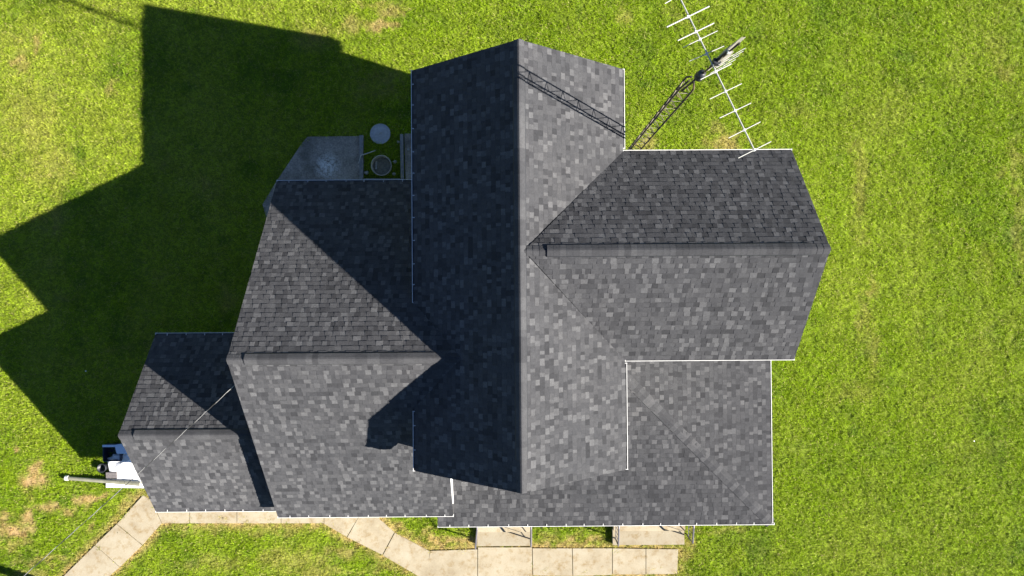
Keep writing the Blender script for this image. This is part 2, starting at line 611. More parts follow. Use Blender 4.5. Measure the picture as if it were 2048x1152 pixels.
slope(mb, dk, (WX, yN, ZWE), (1, 0), (0, -1), PW,
      [[(WX, yN), (wall_w - 0.004, yN), (wall_w - 0.004, vy(wall_w, 1)), (WX, vy(wall_w, 1))],
       [(WX, vy(wall_w, 1)), (wall_w - 0.004, vy(wall_w, 1)), (wj, WY), (WX, WY)]], 21, 0.004)
slope(mb, dk, (WX, yS, ZWE), (1, 0), (0, 1), PW,
      [[(WX, yS), (WEND, yS), (WEND, vy(WEND, -1)), (WX, vy(WEND, -1))],
       [(WX, vy(WEND, -1)), (WEND, vy(WEND, -1)), (wj, WY - 0.0005), (WX, WY - 0.0005)]], 22, 0.004)
roof_w = mb.build('roof', M['shingle'], house)
roof_w['label'] = 'wide west wing gable roof crossed by a diagonal shadow'
dk.build('roof_deck', M['deck'], roof_w)
cap_part('ridge_cap', roof_w, False, 'x', wj + 0.05, WX, WY, ZW + 0.018, PW, 0.15, 0.0, 9)
cap_part('ridge_vent', roof_w, True, 'x', wj - 0.62, WX + 0.42, WY, ZW + 0.018, PW, 0.165, 0.034, 10)
# white rake board on the east end of the west wing
mb = MB()
y0, y1 = MS + OV - 0.02, survey(903, 1008, 3.15)[1]
za, zb = ZW - PW * (WY - y0), ZW - PW * (WY - y1)
mb.prism([(WEND + 0.002, y0), (WEND + 0.028, y0), (WEND + 0.028, y1), (WEND + 0.002, y1)],
         [za - 0.6, za - 0.6, zb - 0.10, zb - 0.10], [za + 0.012, za + 0.012, zb + 0.012, zb + 0.012])
mb.build('rake_board', M['white_metal'], roof_w)
# --- small west wing
mb, dk = MB(), MB()
for sgn, seed in ((1, 23), (-1, 24)):
    ye = SY + sgn * SH
    xe = WX + OV - 0.004
    slope(mb, dk, (SX, ye, ZSE), (1, 0), (0, -sgn), PS, [[(SX, ye), (xe, ye), (xe, SY + sgn * 0.0005), (SX, SY + sgn * 0.0005)]], seed)
roof_s = mb.build('roof', M['shingle'], house)
roof_s['label'] = 'small low gable roof at the far west end'
dk.build('roof_deck', M['deck'], roof_s)
cap_part('ridge_cap', roof_s, False, 'x', WX + OV - 0.01, SX, SY, ZS + 0.014, PS, 0.15, 0.0, 11)
cap_part('ridge_vent', roof_s, True, 'x', WX + OV - 0.012, SX + 0.42, SY, ZS + 0.014, PS, 0.165, 0.034, 12)
# --- porch roof
mb, dk = MB(), MB()
pwx, pwy = xE - OV + 0.004, MS + OV - 0.004          # main walls
ewy = EY - EH + OV - 0.004                           # east wing south wall
hipx = lambda y: PXE - (y - PYS)
slope(mb, dk, (PXW, PYS, PZ), (1, 0), (0, 1), PP,
      [[(PXW, PYS), (PXE, PYS), (hipx(pwy), pwy), (PXW, pwy)],
       [(pwx, pwy), (hipx(pwy), pwy), (pwx, PYS + (PXE - pwx))]], 31)
slope(mb, dk, (PXE, PYS, PZ), (0, 1), (-1, 0), PP,
      [[(PXE - 0.0005, PYS), (PXE - 0.0005, ewy), (pwx, ewy), (pwx, PYS + (PXE - pwx))]], 32)
roof_p = mb.build('roof', M['shingle'], house)
roof_p['label'] = 'low hipped porch roof wrapping the southeast corner'
dk.build('roof_deck', M['deck'], roof_p)
# hip caps
mb = MB()
r = random.Random(40)
n = int((PXE - pwx) * math.sqrt(2) / EXPO)
dv = Vector((-1, 1, 0)).normalized(); sv = Vector((1, 1, 0)).normalized()
rise = PP / math.sqrt(2)
for i in range(n):
    a, b = i * EXPO, (i + 1) * EXPO + 0.01
    tn = min(1, max(0, 0.55 + r.uniform(-0.3, 0.35)))
    def Q(d, s, h):
        p = Vector((PXE, PYS, PZ)) + dv * d + sv * s
        return (p.x, p.y, PZ + rise * d - abs(s) * rise + h)
    hs = [(-0.15, 0.004), (0, 0.006), (0.15, 0.004)]
    for (s0, h0), (s1, h1) in zip(hs, hs[1:]):
        mb.face([Q(a, s0, h0 + 0.014), Q(a, s1, h1 + 0.014), Q(b, s1, h1 + 0.006), Q(b, s0, h0 + 0.006)], tn)
        mb.face([Q(a, s0, 0), Q(a, s1, 0), Q(a, s1, h1 + 0.014), Q(a, s0, h0 + 0.014)], 0.1)
    for s in (-0.15, 0.15):
        g = -0.024 if s < 0 else 0.002
        mb.face([Q(a, s + g, -0.004), Q(b, s + g, -0.004), Q(b, s, 0.012), Q(a, s, 0.020)], 0.0)
mb.build('hip_cap', M['shingle'], roof_p)

# gutters
gz = 0.012
gutter('gutter', roof_main, (xW, MN), (xW, vy(xW, 1) ), ZE + gz, (-1, 0), 1)
gutter('gutter', roof_main, (xW, vy(xW, -1) - 0.1), (xW, MS), ZE + gz, (-1, 0), 2)
gutter('gutter', roof_main, (xE, MN), (xE, EY + EH + 0.09), ZE + gz, (1, 0), 3, ticks=False)
gutter('gutter', roof_main, (xE, EY - EH - 0.09), (xE, MS), ZE + gz, (1, 0), 4, ticks=False)
gutter('gutter', roof_e, (xE + 0.0, EY + EH), (EX, EY + EH), ZE + gz, (0, 1), 5, ticks=False)
gutter('gutter', roof_e, (xE + 0.0, EY - EH), (EX, EY - EH), ZE + gz, (0, -1), 6, ticks=False)
gutter('gutter', roof_w, (WX, yN), (wall_w - 0.01, yN), ZWE + gz, (0, 1), 7)
gutter('gutter', roof_w, (WX, yS), (WEND, yS), ZWE + gz, (0, -1), 8)
gutter('gutter', roof_s, (SX, SY + SH), (WX + OV - 0.01, SY + SH), ZSE + gz, (0, 1), 9)
gutter('gutter', roof_s, (SX, SY - SH), (WX + OV - 0.01, SY - SH), ZSE + gz, (0, -1), 10)
gutter('gutter', roof_p, (PXW, PYS), (PXE + 0.09, PYS), PZ + gz, (0, -1), 11)
gutter('gutter', roof_p, (PXE, PYS), (PXE, ewy), PZ + gz, (1, 0), 12, ticks=False)

# porch floor and posts under the roof
mb = MB()
mb.box(PXW + 0.3, PXE - 0.35, PYS + 0.35, MS + OV - 0.008, 0, 0.46)
mb.box(xE - OV + 0.008, PXE - 0.35, MS + OV - 0.007, EY - EH + OV - 0.008, 0, 0.46)
mb.build('porch_floor', M['timber'], house)
for (x, y) in [(PXW + 0.42, PYS + 0.42), (-0.3, PYS + 0.42), (2.0, PYS + 0.42), (4.6, PYS + 0.42), (PXE - 0.42, PYS + 0.42),
               (PXE - 0.42, -4.2), (PXE - 0.42, -2.0)]:
    mb = MB()
    mb.box(x - 0.06, x + 0.06, y - 0.06, y + 0.06, 0.55, PZ - 0.12)
    mb.box(x - 0.08, x + 0.08, y - 0.08, y + 0.08, 0.461, 0.549)
    mb.build('porch_post', M['siding'], house)

# ------------------------------------------------------------------ numeric noise
def vnoise(x, y, s, seed):
    x = x / s + seed * 17.13; y = y / s + seed * 5.71
    xi = np.floor(x).astype(np.int64); yi = np.floor(y).astype(np.int64)
    fx = x - xi; fy = y - yi
    fx = fx * fx * (3 - 2 * fx); fy = fy * fy * (3 - 2 * fy)

    def h(a, b):
        n = (a * 374761393 + b * 668265263 + seed * 974634777) & 0x7fffffff
        n = ((n ^ (n >> 13)) * 1274126177) & 0x7fffffff
        return ((n ^ (n >> 16)) & 0xffff) / 65535.0
    return (h(xi, yi) * (1 - fx) + h(xi + 1, yi) * fx) * (1 - fy) + (h(xi, yi + 1) * (1 - fx) + h(xi + 1, yi + 1) * fx) * fy


def fbm(x, y, s, seed, oct=4, g=0.55):
    t = 0; a = 1; n = 0
    for i in range(oct):
        t = t + a * vnoise(x, y, s, seed + i * 7); n += a; a *= g; s *= 0.5
    return t / n


def inside(px, py, poly):
    c = np.zeros(px.shape, bool)
    n = len(poly)
    for i in range(n):
        x1, y1 = poly[i][:2]; x2, y2 = poly[(i + 1) % n][:2]
        if y1 == y2: continue
        k = ((y1 > py) != (y2 > py)) & (px < (x2 - x1) * (py - y1) / (y2 - y1) + x1)
        c ^= k
    return c


def G(*uv): return [survey(u, v)[:2] for u, v in uv]


# paving outlines on the ground
walk = [  # separate cast slabs
    (G((122, 1158), (191, 1090), (240, 1134), (212, 1158)), .5), (G((192, 1089), (234, 1048), (285, 1090), (241, 1133)), .62),
    (G((235, 1047), (287, 990), (303, 1000), (324, 1046), (286, 1089)), .55),
    (G((304, 1000), (379, 1000), (379, 1046), (325, 1046)), .60), (G((380, 1000), (474, 1000), (474, 1046), (380, 1046)), .5),
    (G((475, 1000), (562, 1000), (562, 1046), (475, 1046)), .58), (G((563, 1000), (648, 1000), (648, 1046), (563, 1046)), .5),
    (G((649, 1000), (740, 1000), (713, 1041), (694, 1073), (649, 1047)), .58),
    (G((741, 1000), (760, 1038), (789, 1064), (765, 1109), (695, 1074), (714, 1040)), .62),
    (G((790, 1065), (860, 1102), (854, 1152), (848, 1158), (766, 1110)), .56),
    (G((861, 1101), (955, 1098), (955, 1162), (850, 1162)), .55),
    (G((956, 1094), (1064, 1094), (1065, 1162), (956, 1162)), .62),
    (G((1065, 1096), (1144, 1096), (1145, 1151), (1066, 1150)), .5),
    (G((1145, 1096), (1224, 1096), (1224, 1149), (1146, 1151)), .55),
    (G((1225, 1096), (1291, 1097), (1291, 1148), (1225, 1148)), .6), (G((1292, 1097), (1356, 1098), (1354, 1147), (1292, 1148)), .52)]
patio = G((616, 274), (722, 273), (722, 420), (560, 430), (534, 436), (526, 409), (552, 366), (606, 285))
sidepad = G((809, 268), (850, 268), (850, 372), (812, 372))
house_fp = [[(RX - MH + OV, MS + OV), (RX + MH - OV, MS + OV), (RX + MH - OV, MN - OV), (RX - MH + OV, MN - OV)],
            [(RX + MH - OV - .1, EY - EH + OV), (EX - OV, EY - EH + OV), (EX - OV, EY + EH - OV), (RX + MH - OV - .1, EY + EH - OV)],
            [(WX + OV, WY - WH + OV), (RX, WY - WH + OV), (RX, WY + WH - OV), (WX + OV, WY + WH - OV)],
            [(SX + OV, SY - SH + OV), (WX + OV + .1, SY - SH + OV), (WX + OV + .1, SY + SH - OV), (SX + OV, SY + SH - OV)],
            [(PXW + .3, PYS + .35), (PXE - .35, PYS + .35), (PXE - .35, -1), (PXW + .3, -1)]]

blobs = [(62, 960, 24, 26, 1.0), (32, 892, 8, 14, .9), (66, 945, 14, 22, .9), (180, 998, 30, 10, .95), (165, 1005, 16, 18, .8),
         (95, 1015, 34, 9, .8), (22, 1062, 34, 18, 1.0), (55, 1040, 12, 34, .9), (18, 1030, 14, 10, .7), (138, 1022, 7, 12, .7),
         (185, 1058, 6, 14, .6), (90, 1120, 60, 8, .5), (262, 1010, 26, 16, .6), (30, 1090, 30, 18, .5), (60, 1150, 40, 12, .4),
         (772, 52, 34, 12, .8), (780, 20, 26, 22, .55), (700, 55, 26, 16, .45), (760, 5, 40, 8, .45),
         (30, 118, 18, 10, .6), (72, 85, 8, 26, .6), (45, 135, 20, 16, .45), (225, 170, 16, 12, .45), (105, 330, 60, 40, .22),
         (60, 230, 60, 80, .2), (1455, 285, 44, 18, .62), (1440, 262, 24, 14, .35), (1590, 225, 34, 22, .3), (1718, 370, 16, 130, .42),
         (1742, 575, 10, 22, .75), (1726, 640, 14, 60, .45), (1745, 700, 12, 60, .4), (1700, 790, 50, 26, .3), (1715, 330, 12, 60, .4),
         (2010, 150, 20, 14, .5), (1990, 105, 20, 60, .25), (2030, 330, 14, 60, .45), (2000, 340, 10, 20, .4), (2040, 470, 12, 90, .4),
         (1970, 520, 16, 40, .25), (1245, 34, 14, 14, .3), (1270, 820, 1, 1, 0), (855, 1060, 20, 14, .6), (800, 1050, 26, 10, .75),
         (900, 1082, 70, 10, .85), (1150, 1084, 80, 8, .8), (1120, 1074, 50, 6, .45), (1380, 1078, 12, 26, .55), (1372, 1110, 10, 40, .5),
         (250, 1090, 26, 12, .3), (560, 1060, 200, 9, .35), (580, 1120, 90, 20, .3), (440, 1130, 80, 16, .25), (690, 1100, 40, 16, .5),
         (780, 1130, 40, 14, .5), (1270, 1150, 95, 7, .95), (640, 1145, 90, 10, .35), (1450, 1060, 80, 7, .3), (1300, 285, 24, 14, .5),
         (270, 650, 30, 16, 0.1), (455, 600, 18, 40, .3)]
bl = []
for (u, v, ru, rv, st) in blobs:
    p = survey(u, v); bl.append((p[0], p[1], ru * 0.0164, rv * 0.0164, st * (.6 if u > 1560 else 1)))


def seg_dist(x, y, a, b):
    dx, dy = b[0] - a[0], b[1] - a[1]
    t = np.clip(((x - a[0]) * dx + (y - a[1]) * dy) / (dx * dx + dy * dy), 0, 1)
    return np.hypot(x - a[0] - t * dx, y - a[1] - t * dy)


def dryness(x, y):
    d = np.zeros(x.shape)
    wx = x + (vnoise(x, y, .35, 3) - .5) * .35; wy = y + (vnoise(x, y, .35, 4) - .5) * .35
    rag = fbm(x, y, .20, 9, 3, .7)
    for (bx, by, rx, ry, st) in bl:
        if st <= 0: continue
        k = np.abs(wx - bx) < rx * 2.2
        k &= np.abs(wy - by) < ry * 2.2
        if not k.any(): continue
        q = np.exp(-(((wx[k] - bx) / rx) ** 2 + ((wy[k] - by) / ry) ** 2))
        d[k] = np.maximum(d[k], st * np.clip(q * 1.5 - .25 + (rag[k] - .5) * 2.4 * np.minimum(1, q * 3), 0, 1))
    # thin dry fringe where the mower meets the paving
    e = np.full(x.shape, 9.0)
    for poly, _ in walk:
        n = len(poly)
        for i in range(n): e = np.minimum(e, seg_dist(x, y, poly[i], poly[(i + 1) % n]))
    d = np.maximum(d, np.clip(1.05 - e / .32, 0, .92) * np.clip(rag * 2 - .2, 0, 1))
    # scattered thin spots
    t = fbm(x, y, 1.7, 21, 4)
    d = np.maximum(d, np.clip((t - .60) * 2.2, 0, .4) * np.where(x > 6, .25, 1) * np.clip(rag * 2.4 - .6, 0, 1))
    return np.clip(d, 0, 1)


def lawn_colour(x, y, d):
    """the turf's own colours: lush green to the east, thinner yellower turf to the north-west"""
    n1 = fbm(x, y, 2.6, 31, 4); n2 = fbm(x, y, .7, 41, 3); n3 = fbm(x * 3.2, y * .35, 2.2, 51, 3); n5 = vnoise(x, y, .42, 57) * vnoise(x, y, .9, 58)
    lush = np.array([.198, .290, .004]); pale = np.array([.278, .340, .030]); deep = np.array([.118, .205, .006])
    tan = np.array([.42, .29, .125])
    west = np.clip((-x - 3.5) / 7, 0, 1) * np.clip((y + 3) / 6, 0, 1)
    p = np.clip(west * .62 + (n1 - .5) * .9 + (n3 - .5) * .8 + .10, 0, 1)[:, None]
    c = lush * (1 - p) + pale * p
    q = np.clip((.5 - n2) * 1.7 + (.48 - n1) * 1.0 + np.clip(n5 - .52, 0, 1) * 3, 0, .85)[:, None]
    c = c * (1 - q) + deep * q
    n4 = vnoise(x, y, .16, 55)[:, None]
    c = c * (.84 + .32 * n4)
    dd = d[:, None]
    return c * (1 - dd) + tan * dd


def set_col(me, c):
    at = me.attributes.new('col', 'FLOAT_COLOR', 'POINT')
    a = np.ones((len(c), 4), np.float32); a[:, :3] = c
    at.data.foreach_set('color', a.ravel())


# ------------------------------------------------------------------ ground
M['soil'] = mat('turf_base', rough=1.0)
m = M['soil']
c = mix(m, 1.0, attr(m, 'col', 'Color'), ramp(m, noise(m, 26, 5, 0.85), [(0.3, (0.45, 0.45, 0.45)), (0.7, (1.25, 1.25, 1.25))]), 'MULTIPLY')
base(m, c); bump(m, noise(m, 30, 5, 0.8), 1.0, 0.03)
X0, X1, Y0, Y1, ST = -20.0, 20.0, -12.0, 12.5, 0.1
nx, ny = int(round((X1 - X0) / ST)) + 1, int(round((Y1 - Y0) / ST)) + 1
gx, gy = np.meshgrid(np.linspace(X0, X1, nx), np.linspace(Y0, Y1, ny))
gx, gy = gx.ravel(), gy.ravel()
gzv = (fbm(gx, gy, 1.2, 61, 3) - .5) * .03
idx = np.arange(nx * ny).reshape(ny, nx)
edge = (gx < X0 + .01) | (gx > X1 - .01) | (gy < Y0 + .01) | (gy > Y1 - .01)
gzv[edge] = 0
gzv -= 0.012
quads = np.stack([idx[:-1, :-1], idx[:-1, 1:], idx[1:, 1:], idx[1:, :-1]], -1).reshape(-1, 4)
R = 600.0
ex = [(-R, -R), (R, -R), (R, R), (-R, R), (X0, Y0), (X1, Y0), (X1, Y1), (X0, Y1)]
nb = len(gx)
verts = np.concatenate([np.stack([gx, gy, gzv], 1), np.array([(a, b, -0.012) for a, b in ex])])
ring = np.array([[nb + 0, nb + 1, nb + 5, nb + 4], [nb + 1, nb + 2, nb + 6, nb + 5], [nb + 2, nb + 3, nb + 7, nb + 6], [nb + 3, nb + 0, nb + 4, nb + 7]])
allq = np.concatenate([quads, ring])


def np_mesh(name, verts, quads):
    me = bpy.data.meshes.new(name)
    me.vertices.add(len(verts)); me.vertices.foreach_set('co', verts.astype(np.float32).ravel())
    me.loops.add(quads.size); me.loops.foreach_set('vertex_index', quads.astype(np.int32).ravel())
    me.polygons.add(len(quads))
    me.polygons.foreach_set('loop_start', np.arange(0, quads.size, quads.shape[1], dtype=np.int32))
    me.update(calc_edges=True)
    return me


me = np_mesh('ground', verts, allq)
dg = dryness(verts[:, 0], verts[:, 1])
cg = lawn_colour(verts[:, 0], verts[:, 1], dg) * (0.72 + 0.28 * dg[:, None])
set_col(me, cg)
me.materials.append(M['soil'])
ground = bpy.data.objects.new('ground', me); col.objects.link(ground)
tag(ground, kind='structure')

# ------------------------------------------------------------------ paving
mb = MB()
for poly, tn in walk:
    cxm = sum(p[0] for p in poly) / len(poly); cym = sum(p[1] for p in poly) / len(poly)
    q = []
    for p in poly:
        d = math.hypot(p[0] - cxm, p[1] - cym)
        q.append((p[0] + (cxm - p[0]) * .0028 / d * 1.2, p[1] + (cym - p[1]) * .0028 / d * 1.2))
    mb.prism(q, -0.06, 0.035 + (tn - .55) * .05, tn)
walk_o = mb.build('path', M['concrete'])
tag(walk_o, kind='structure')
mb = MB(); mb.prism(patio, -0.06, 0.05); o = mb.build('patio', M['old_concrete']); tag(o, kind='structure')
mb = MB(); mb.prism(sidepad, -0.06, 0.06); o = mb.build('side_pavement', M['old_concrete']); tag(o, kind='structure')

# ------------------------------------------------------------------ grass blades (uncountable)
nt_ = 260000
K = 6
tx = rng.uniform(-18.6, 18.6, nt_); ty = rng.uniform(-11.0, 11.2, nt_)
ok = np.ones(nt_, bool)
for fp in house_fp: ok &= ~inside(tx, ty, fp)
jx_ = (vnoise(tx, ty, .12, 71) - .5) * .12; jy_ = (vnoise(tx, ty, .12, 72) - .5) * .12
ew = np.full(tx.shape, 9.0); inw = np.zeros(tx.shape, bool)
near = (ty < -5.8)
for poly, _ in walk:
    inw[near] |= inside(tx[near] + jx_[near], ty[near] + jy_[near], poly)
for poly in (G((192, 1089), (287, 990)), G((861, 1101), (955, 1098)), G((1065, 1096), (1224, 1096)), G((1225, 1096), (1356, 1098)),
             G((1356, 1098), (1354, 1148)), G((1066, 1151), (1354, 1148)), G((760, 1038), (860, 1102)), G((324, 1046), (560, 1046)), G((212, 1158), (324, 1046)), G((649, 1047), (765, 1109))):
    ew[near] = np.minimum(ew[near], seg_dist(tx[near], ty[near], poly[0], poly[1]))
creep = np.clip((fbm(tx, ty, .35, 91, 3) - .38) * .95, 0, .22)
ok &= ~(inw & (ew > creep))
ok &= ~inside(tx + jx_ * .4, ty + jy_ * .4, patio); ok &= ~inside(tx, ty, sidepad)
tx, ty = tx[ok], ty[ok]
dr = dryness(tx, ty)
dr = np.where(inw[ok], np.maximum(dr, rng.uniform(.5, 1, len(dr))), dr)
keep = rng.random(len(tx)) > dr * .45
tx, ty, dr = tx[keep], ty[keep], dr[keep]
nT = len(tx)
hgt = .76 * (0.045 + 0.05 * vnoise(tx, ty, .25, 81) + 0.03 * fbm(tx, ty, 1.5, 82, 2)) * (1 - .45 * dr)
tl_dir = rng.uniform(0, 2 * np.pi, nT)
bx = np.repeat(tx, K) + rng.normal(0, .022, nT * K); by = np.repeat(ty, K) + rng.normal(0, .022, nT * K)
bh = np.repeat(hgt, K) * rng.uniform(.65, 1.35, nT * K)
ba = np.repeat(tl_dir, K) + rng.normal(0, 1.1, nT * K)
lean = rng.uniform(.55, 1.5, nT * K)
bw = rng.uniform(.0042, .0078, nT * K)
cxn, cyn = np.cos(ba), np.sin(ba)
tw = ba + rng.normal(np.pi / 2, .5, nT * K)
wx_, wy_ = np.cos(tw) * bw, np.sin(tw) * bw
z0 = np.full(nT * K, -.015)
V = np.zeros((nT * K, 4, 3))
V[:, 0] = np.stack([bx - wx_ * .6, by - wy_ * .6, z0], 1)
V[:, 1] = np.stack([bx + cxn * bh * lean * .45 + wx_, by + cyn * bh * lean * .45 + wy_, bh * .62], 1)
V[:, 2] = np.stack([bx + cxn * bh * lean * 1.1, by + cyn * bh * lean * 1.1, bh * (1.05 - .30 * lean)], 1)
V[:, 3] = np.stack([bx + cxn * bh * lean * .45 - wx_, by + cyn * bh * lean * .45 - wy_, bh * .60], 1)
Q = np.arange(nT * K * 4).reshape(-1, 4)
me = np_mesh('grass', V.reshape(-1, 3), Q)
cb = lawn_colour(tx, ty, dr)
cb = cb * rng.uniform(.78, 1.26, nT)[:, None]
cb = np.repeat(cb, K, 0) * rng.uniform(.75, 1.25, nT * K)[:, None]
straw = (rng.random(nT * K) < .06)
cb[straw] = np.array([.40, .35, .14])
set_col(me, np.repeat(np.clip(cb, 0, 1), 4, 0))
m = M['grass'] = mat('grass_blades', rough=0.6)
ca_ = attr(m, 'col', 'Color')
base(m, ca_)
pb = m.node_tree.nodes['Principled BSDF']
pb.inputs['Specular IOR Level'].default_value = 0.2
tr = N(m, 'ShaderNodeBsdfTranslucent'); L(m, mix(m, 1.0, ca_, (1.5, 1.6, .7), 'MULTIPLY'), tr.inputs[0])
ms = N(m, 'ShaderNodeMixShader'); ms.inputs[0].default_value = .35
L(m, pb.outputs[0], ms.inputs[1]); L(m, tr.outputs[0], ms.inputs[2])
L(m, ms.outputs[0], m.node_tree.nodes['Material Output'].inputs[0])
me.materials.append(m)
grass = bpy.data.objects.new('grass', me); col.objects.link(grass)
tag(grass, 'short mown lawn grass all around the farmhouse', 'grass', kind='stuff')

# ------------------------------------------------------------------ entry steps with iron railings
def steps(u0, u1, label_s):
    xa, xb = survey(u0, 1080)[0], survey(u1, 1080)[0]
    yf = survey(960, 1092, .17)[1]; ym = survey(960, 1064, .34)[1]
    root = empty('entry_steps', ((xa + xb) / 2, (yf + ym) / 2, 0))
    tag(root, label_s, 'steps', 'concrete steps down from the porch')
    mb = MB(); mb.box(xa, xb, yf, ym - .002, -.05, .19, .12); mb.build('lower_step', M['concrete'], root)
    mb = MB(); mb.box(xa + .01, xb - .01, ym, PYS + .346, -.05, .36, .95); mb.build('upper_step', M['concrete'], root)
    return xa, xb, yf, ym


def railing(x0, x1, yb, yt, label):
    """sloping pipe handrail; foot at (x0,yb) and head at (x1,yt) by the porch"""
    root = empty('handrail', (x0, yb, .0))
    tag(root, label, 'railing', 'iron handrails beside the entry steps')
    mb = MB(); mb.tube([(x0, yb, 0.0), (x0, yb, .86)], .022); mb.build('post', M['iron'], root)
    mb = MB(); mb.tube([(x1, yt, .3), (x1, yt, 1.32)], .018); mb.build('post', M['iron'], root)
    mb = MB(); mb.tube([(x0, yb - .03, .82), (x0, yb, .87), (x1, yt, 1.33), (x1, yt + .25, 1.36)], .027); mb.build('top_rail', M['iron'], root)
    mb = MB(); mb.tube([(x0, yb, .30), (x1, yt, .74)], .013); mb.build('lower_rail', M['iron'], root)
    for k in range(1, 4):
        t = k / 4
        mb = MB(); x, y = x0 + (x1 - x0) * t, yb + (yt - yb) * t
        mb.tube([(x, y, .30 + .44 * t), (x, y, .86 + .46 * t)], .008); mb.build('baluster', M['iron'], root)


a = steps(955, 1064, 'pair of pale concrete steps on the left, under the middle of the porch eave')
b = steps(1224, 1366, 'wider pair of pale concrete steps on the right, near the end of the walkway')
railing(a[0] - .03, a[0] + .05, survey(0, 1086)[1], survey(0, 1040)[1], 'dark iron handrail on the left side of the left steps')
railing(a[1] - .06, a[1] - .06, survey(0, 1082)[1], survey(0, 1040)[1], 'dark iron handrail on the right side of the left steps')
railing(b[0] + .08, b[0] + .03, survey(0, 1082)[1], survey(0, 1040)[1], 'dark iron handrail on the left side of the right steps')
railing(b[1] + .10, b[1] + .02, survey(0, 1078)[1], survey(0, 1040)[1], 'dark iron handrail on the right side of the right steps')

# ------------------------------------------------------------------ back yard bits beside the patio
def beam(uv0, uv1, wd, z0, z1, label):
    p, q = Vector(survey(*uv0)[:2]), Vector(survey(*uv1)[:2])
    d = (q - p).normalized(); n = Vector((-d.y, d.x)) * wd / 2
    mb = MB(); mb.prism([tuple(p - n), tuple(q - n), tuple(q + n), tuple(p + n)], z0, z1)
    o = mb.build('landscape_timber', M['timber'])
    tag(o, label, 'timber', 'timbers edging the little bed')
    return o


beam((724, 272), (724, 372), .12, -.03, .13, 'grey timber along the patio edge of the little bed')
beam((804, 270), (806, 372), .10, -.03, .13, 'grey timber on the house side of the little bed')
beam((729, 361), (801, 361), .10, -.03, .12, 'grey timber closing the little bed against the house')

px, py, _ = survey(760, 267, .1)
lid = empty('metal_cover', (px, py, 0)); tag(lid, 'round galvanised lid with a handle lying on the grass', 'cover')
mb = MB(); mb.lathe((px, py, 0), [(0.33, 0.03), (0.335, 0.055), (0.32, .065), (.31, .06), (.2, .085), (.08, .1), (0.001, .102)], 40); mb.build('disc', M['galv'], lid, True)
mb = MB(); mb.tube([(px - .05, py - .03, .095), (px - .04, py - .022, .135), (px + .04, py + .035, .135), (px + .05, py + .045, .095)], .014); mb.build('handle', M['aluminium'], lid, True)
px, py, _ = survey(763, 331, .22)
tub = empty('round_tub', (px, py, 0)); tag(tub, 'round rusty metal tub with silt inside, in the little bed', 'tub')
mb = MB(); mb.lathe((px, py, 0), [(.30, -.02), (.325, .24), (.335, .26), (.315, .262), (.305, .235), (.285, .06)], 40); mb.build('rim', M['tub_rim'], tub, True)
mb = MB(); mb.lathe((px, py, 0), [(.292, .09), (.2, .11), (.001, .10)], 40); mb.build('silt', M['pot_fill'], tub, True)
mb = MB(); mb.prism([(px - .22, py - .1), (px - .16, py - .1), (px - .15, py + .16), (px - .21, py + .16)], .105, .15); mb.build('brick', M['stone'], tub)
p0, p1, p2 = survey(717, 327, .1), survey(722, 311, .16), survey(751, 301, .1)
mb = MB(); mb.tube([p0, p1, p2], [.012, .022, .012], 6); o = mb.build('bare_branch', M['bare_stick']); tag(o, 'thin pale branch lying across the timber beside the patio', 'branch')


def rock(u, v, r, label):
    px, py, _ = survey(u, v); mb = MB(); rr = random.Random(int(u))
    f = [rr.uniform(.7, 1.2) for _ in range(10)]
    rings = []
    for (k, z) in ((1, -.02), (1.05, r * .5), (.6, r * .9), (.02, r)):
        s = len(mb.v)
        for j in range(10):
            t = 2 * math.pi * j / 10
            mb.v.append((px + math.cos(t) * r * k * f[j], py + math.sin(t) * r * k * f[(j + 3) % 10] * .8, z))
        rings.append(s)
    for a, b in zip(rings, rings[1:]):
        for j in range(10): mb.f.append([a + j, a + (j + 1) % 10, b + (j + 1) % 10, b + j]); mb.t.append(.5)
    o = mb.build('rock', M['stone'], None, True)
    tag(o, label, 'rock', 'rocks around the round tub')


rock(790, 324, .07, 'pale rock to the right of the round tub')
rock(788, 348, .06, 'pale rock below right of the round tub')
rock(733, 346, .08, 'pale rock below left of the round tub')
rock(797, 284, .05, 'small pale rock by the top of the house side timber')
rock(817, 300, .075, 'smooth pale rock on the side pavement under the eave')
rock(817, 284, .03, 'tiny white pebble on the side pavement under the eave')

# ------------------------------------------------------------------ items by the small west wing
def flat(root_name, parent, pts, z0, z1, matn, name):
    mb = MB(); mb.prism([survey(u, v, z1)[:2] for u, v in pts], z0, z1); return mb.build(name, M[matn], parent)


c0 = survey(290, 940)
stack = empty('foam_board_stack', (c0[0], c0[1], 0)); tag(stack, 'stack of white sheets lying on the grass under the small west gable', 'stack of sheets')
flat('', stack, [(212, 958), (340, 958), (340, 977), (212, 975)], 0.02, .09, 'board', 'sheet')
flat('', stack, [(234, 904), (330, 900), (345, 968), (234, 962)], 0.02, .13, 'board', 'sheet')
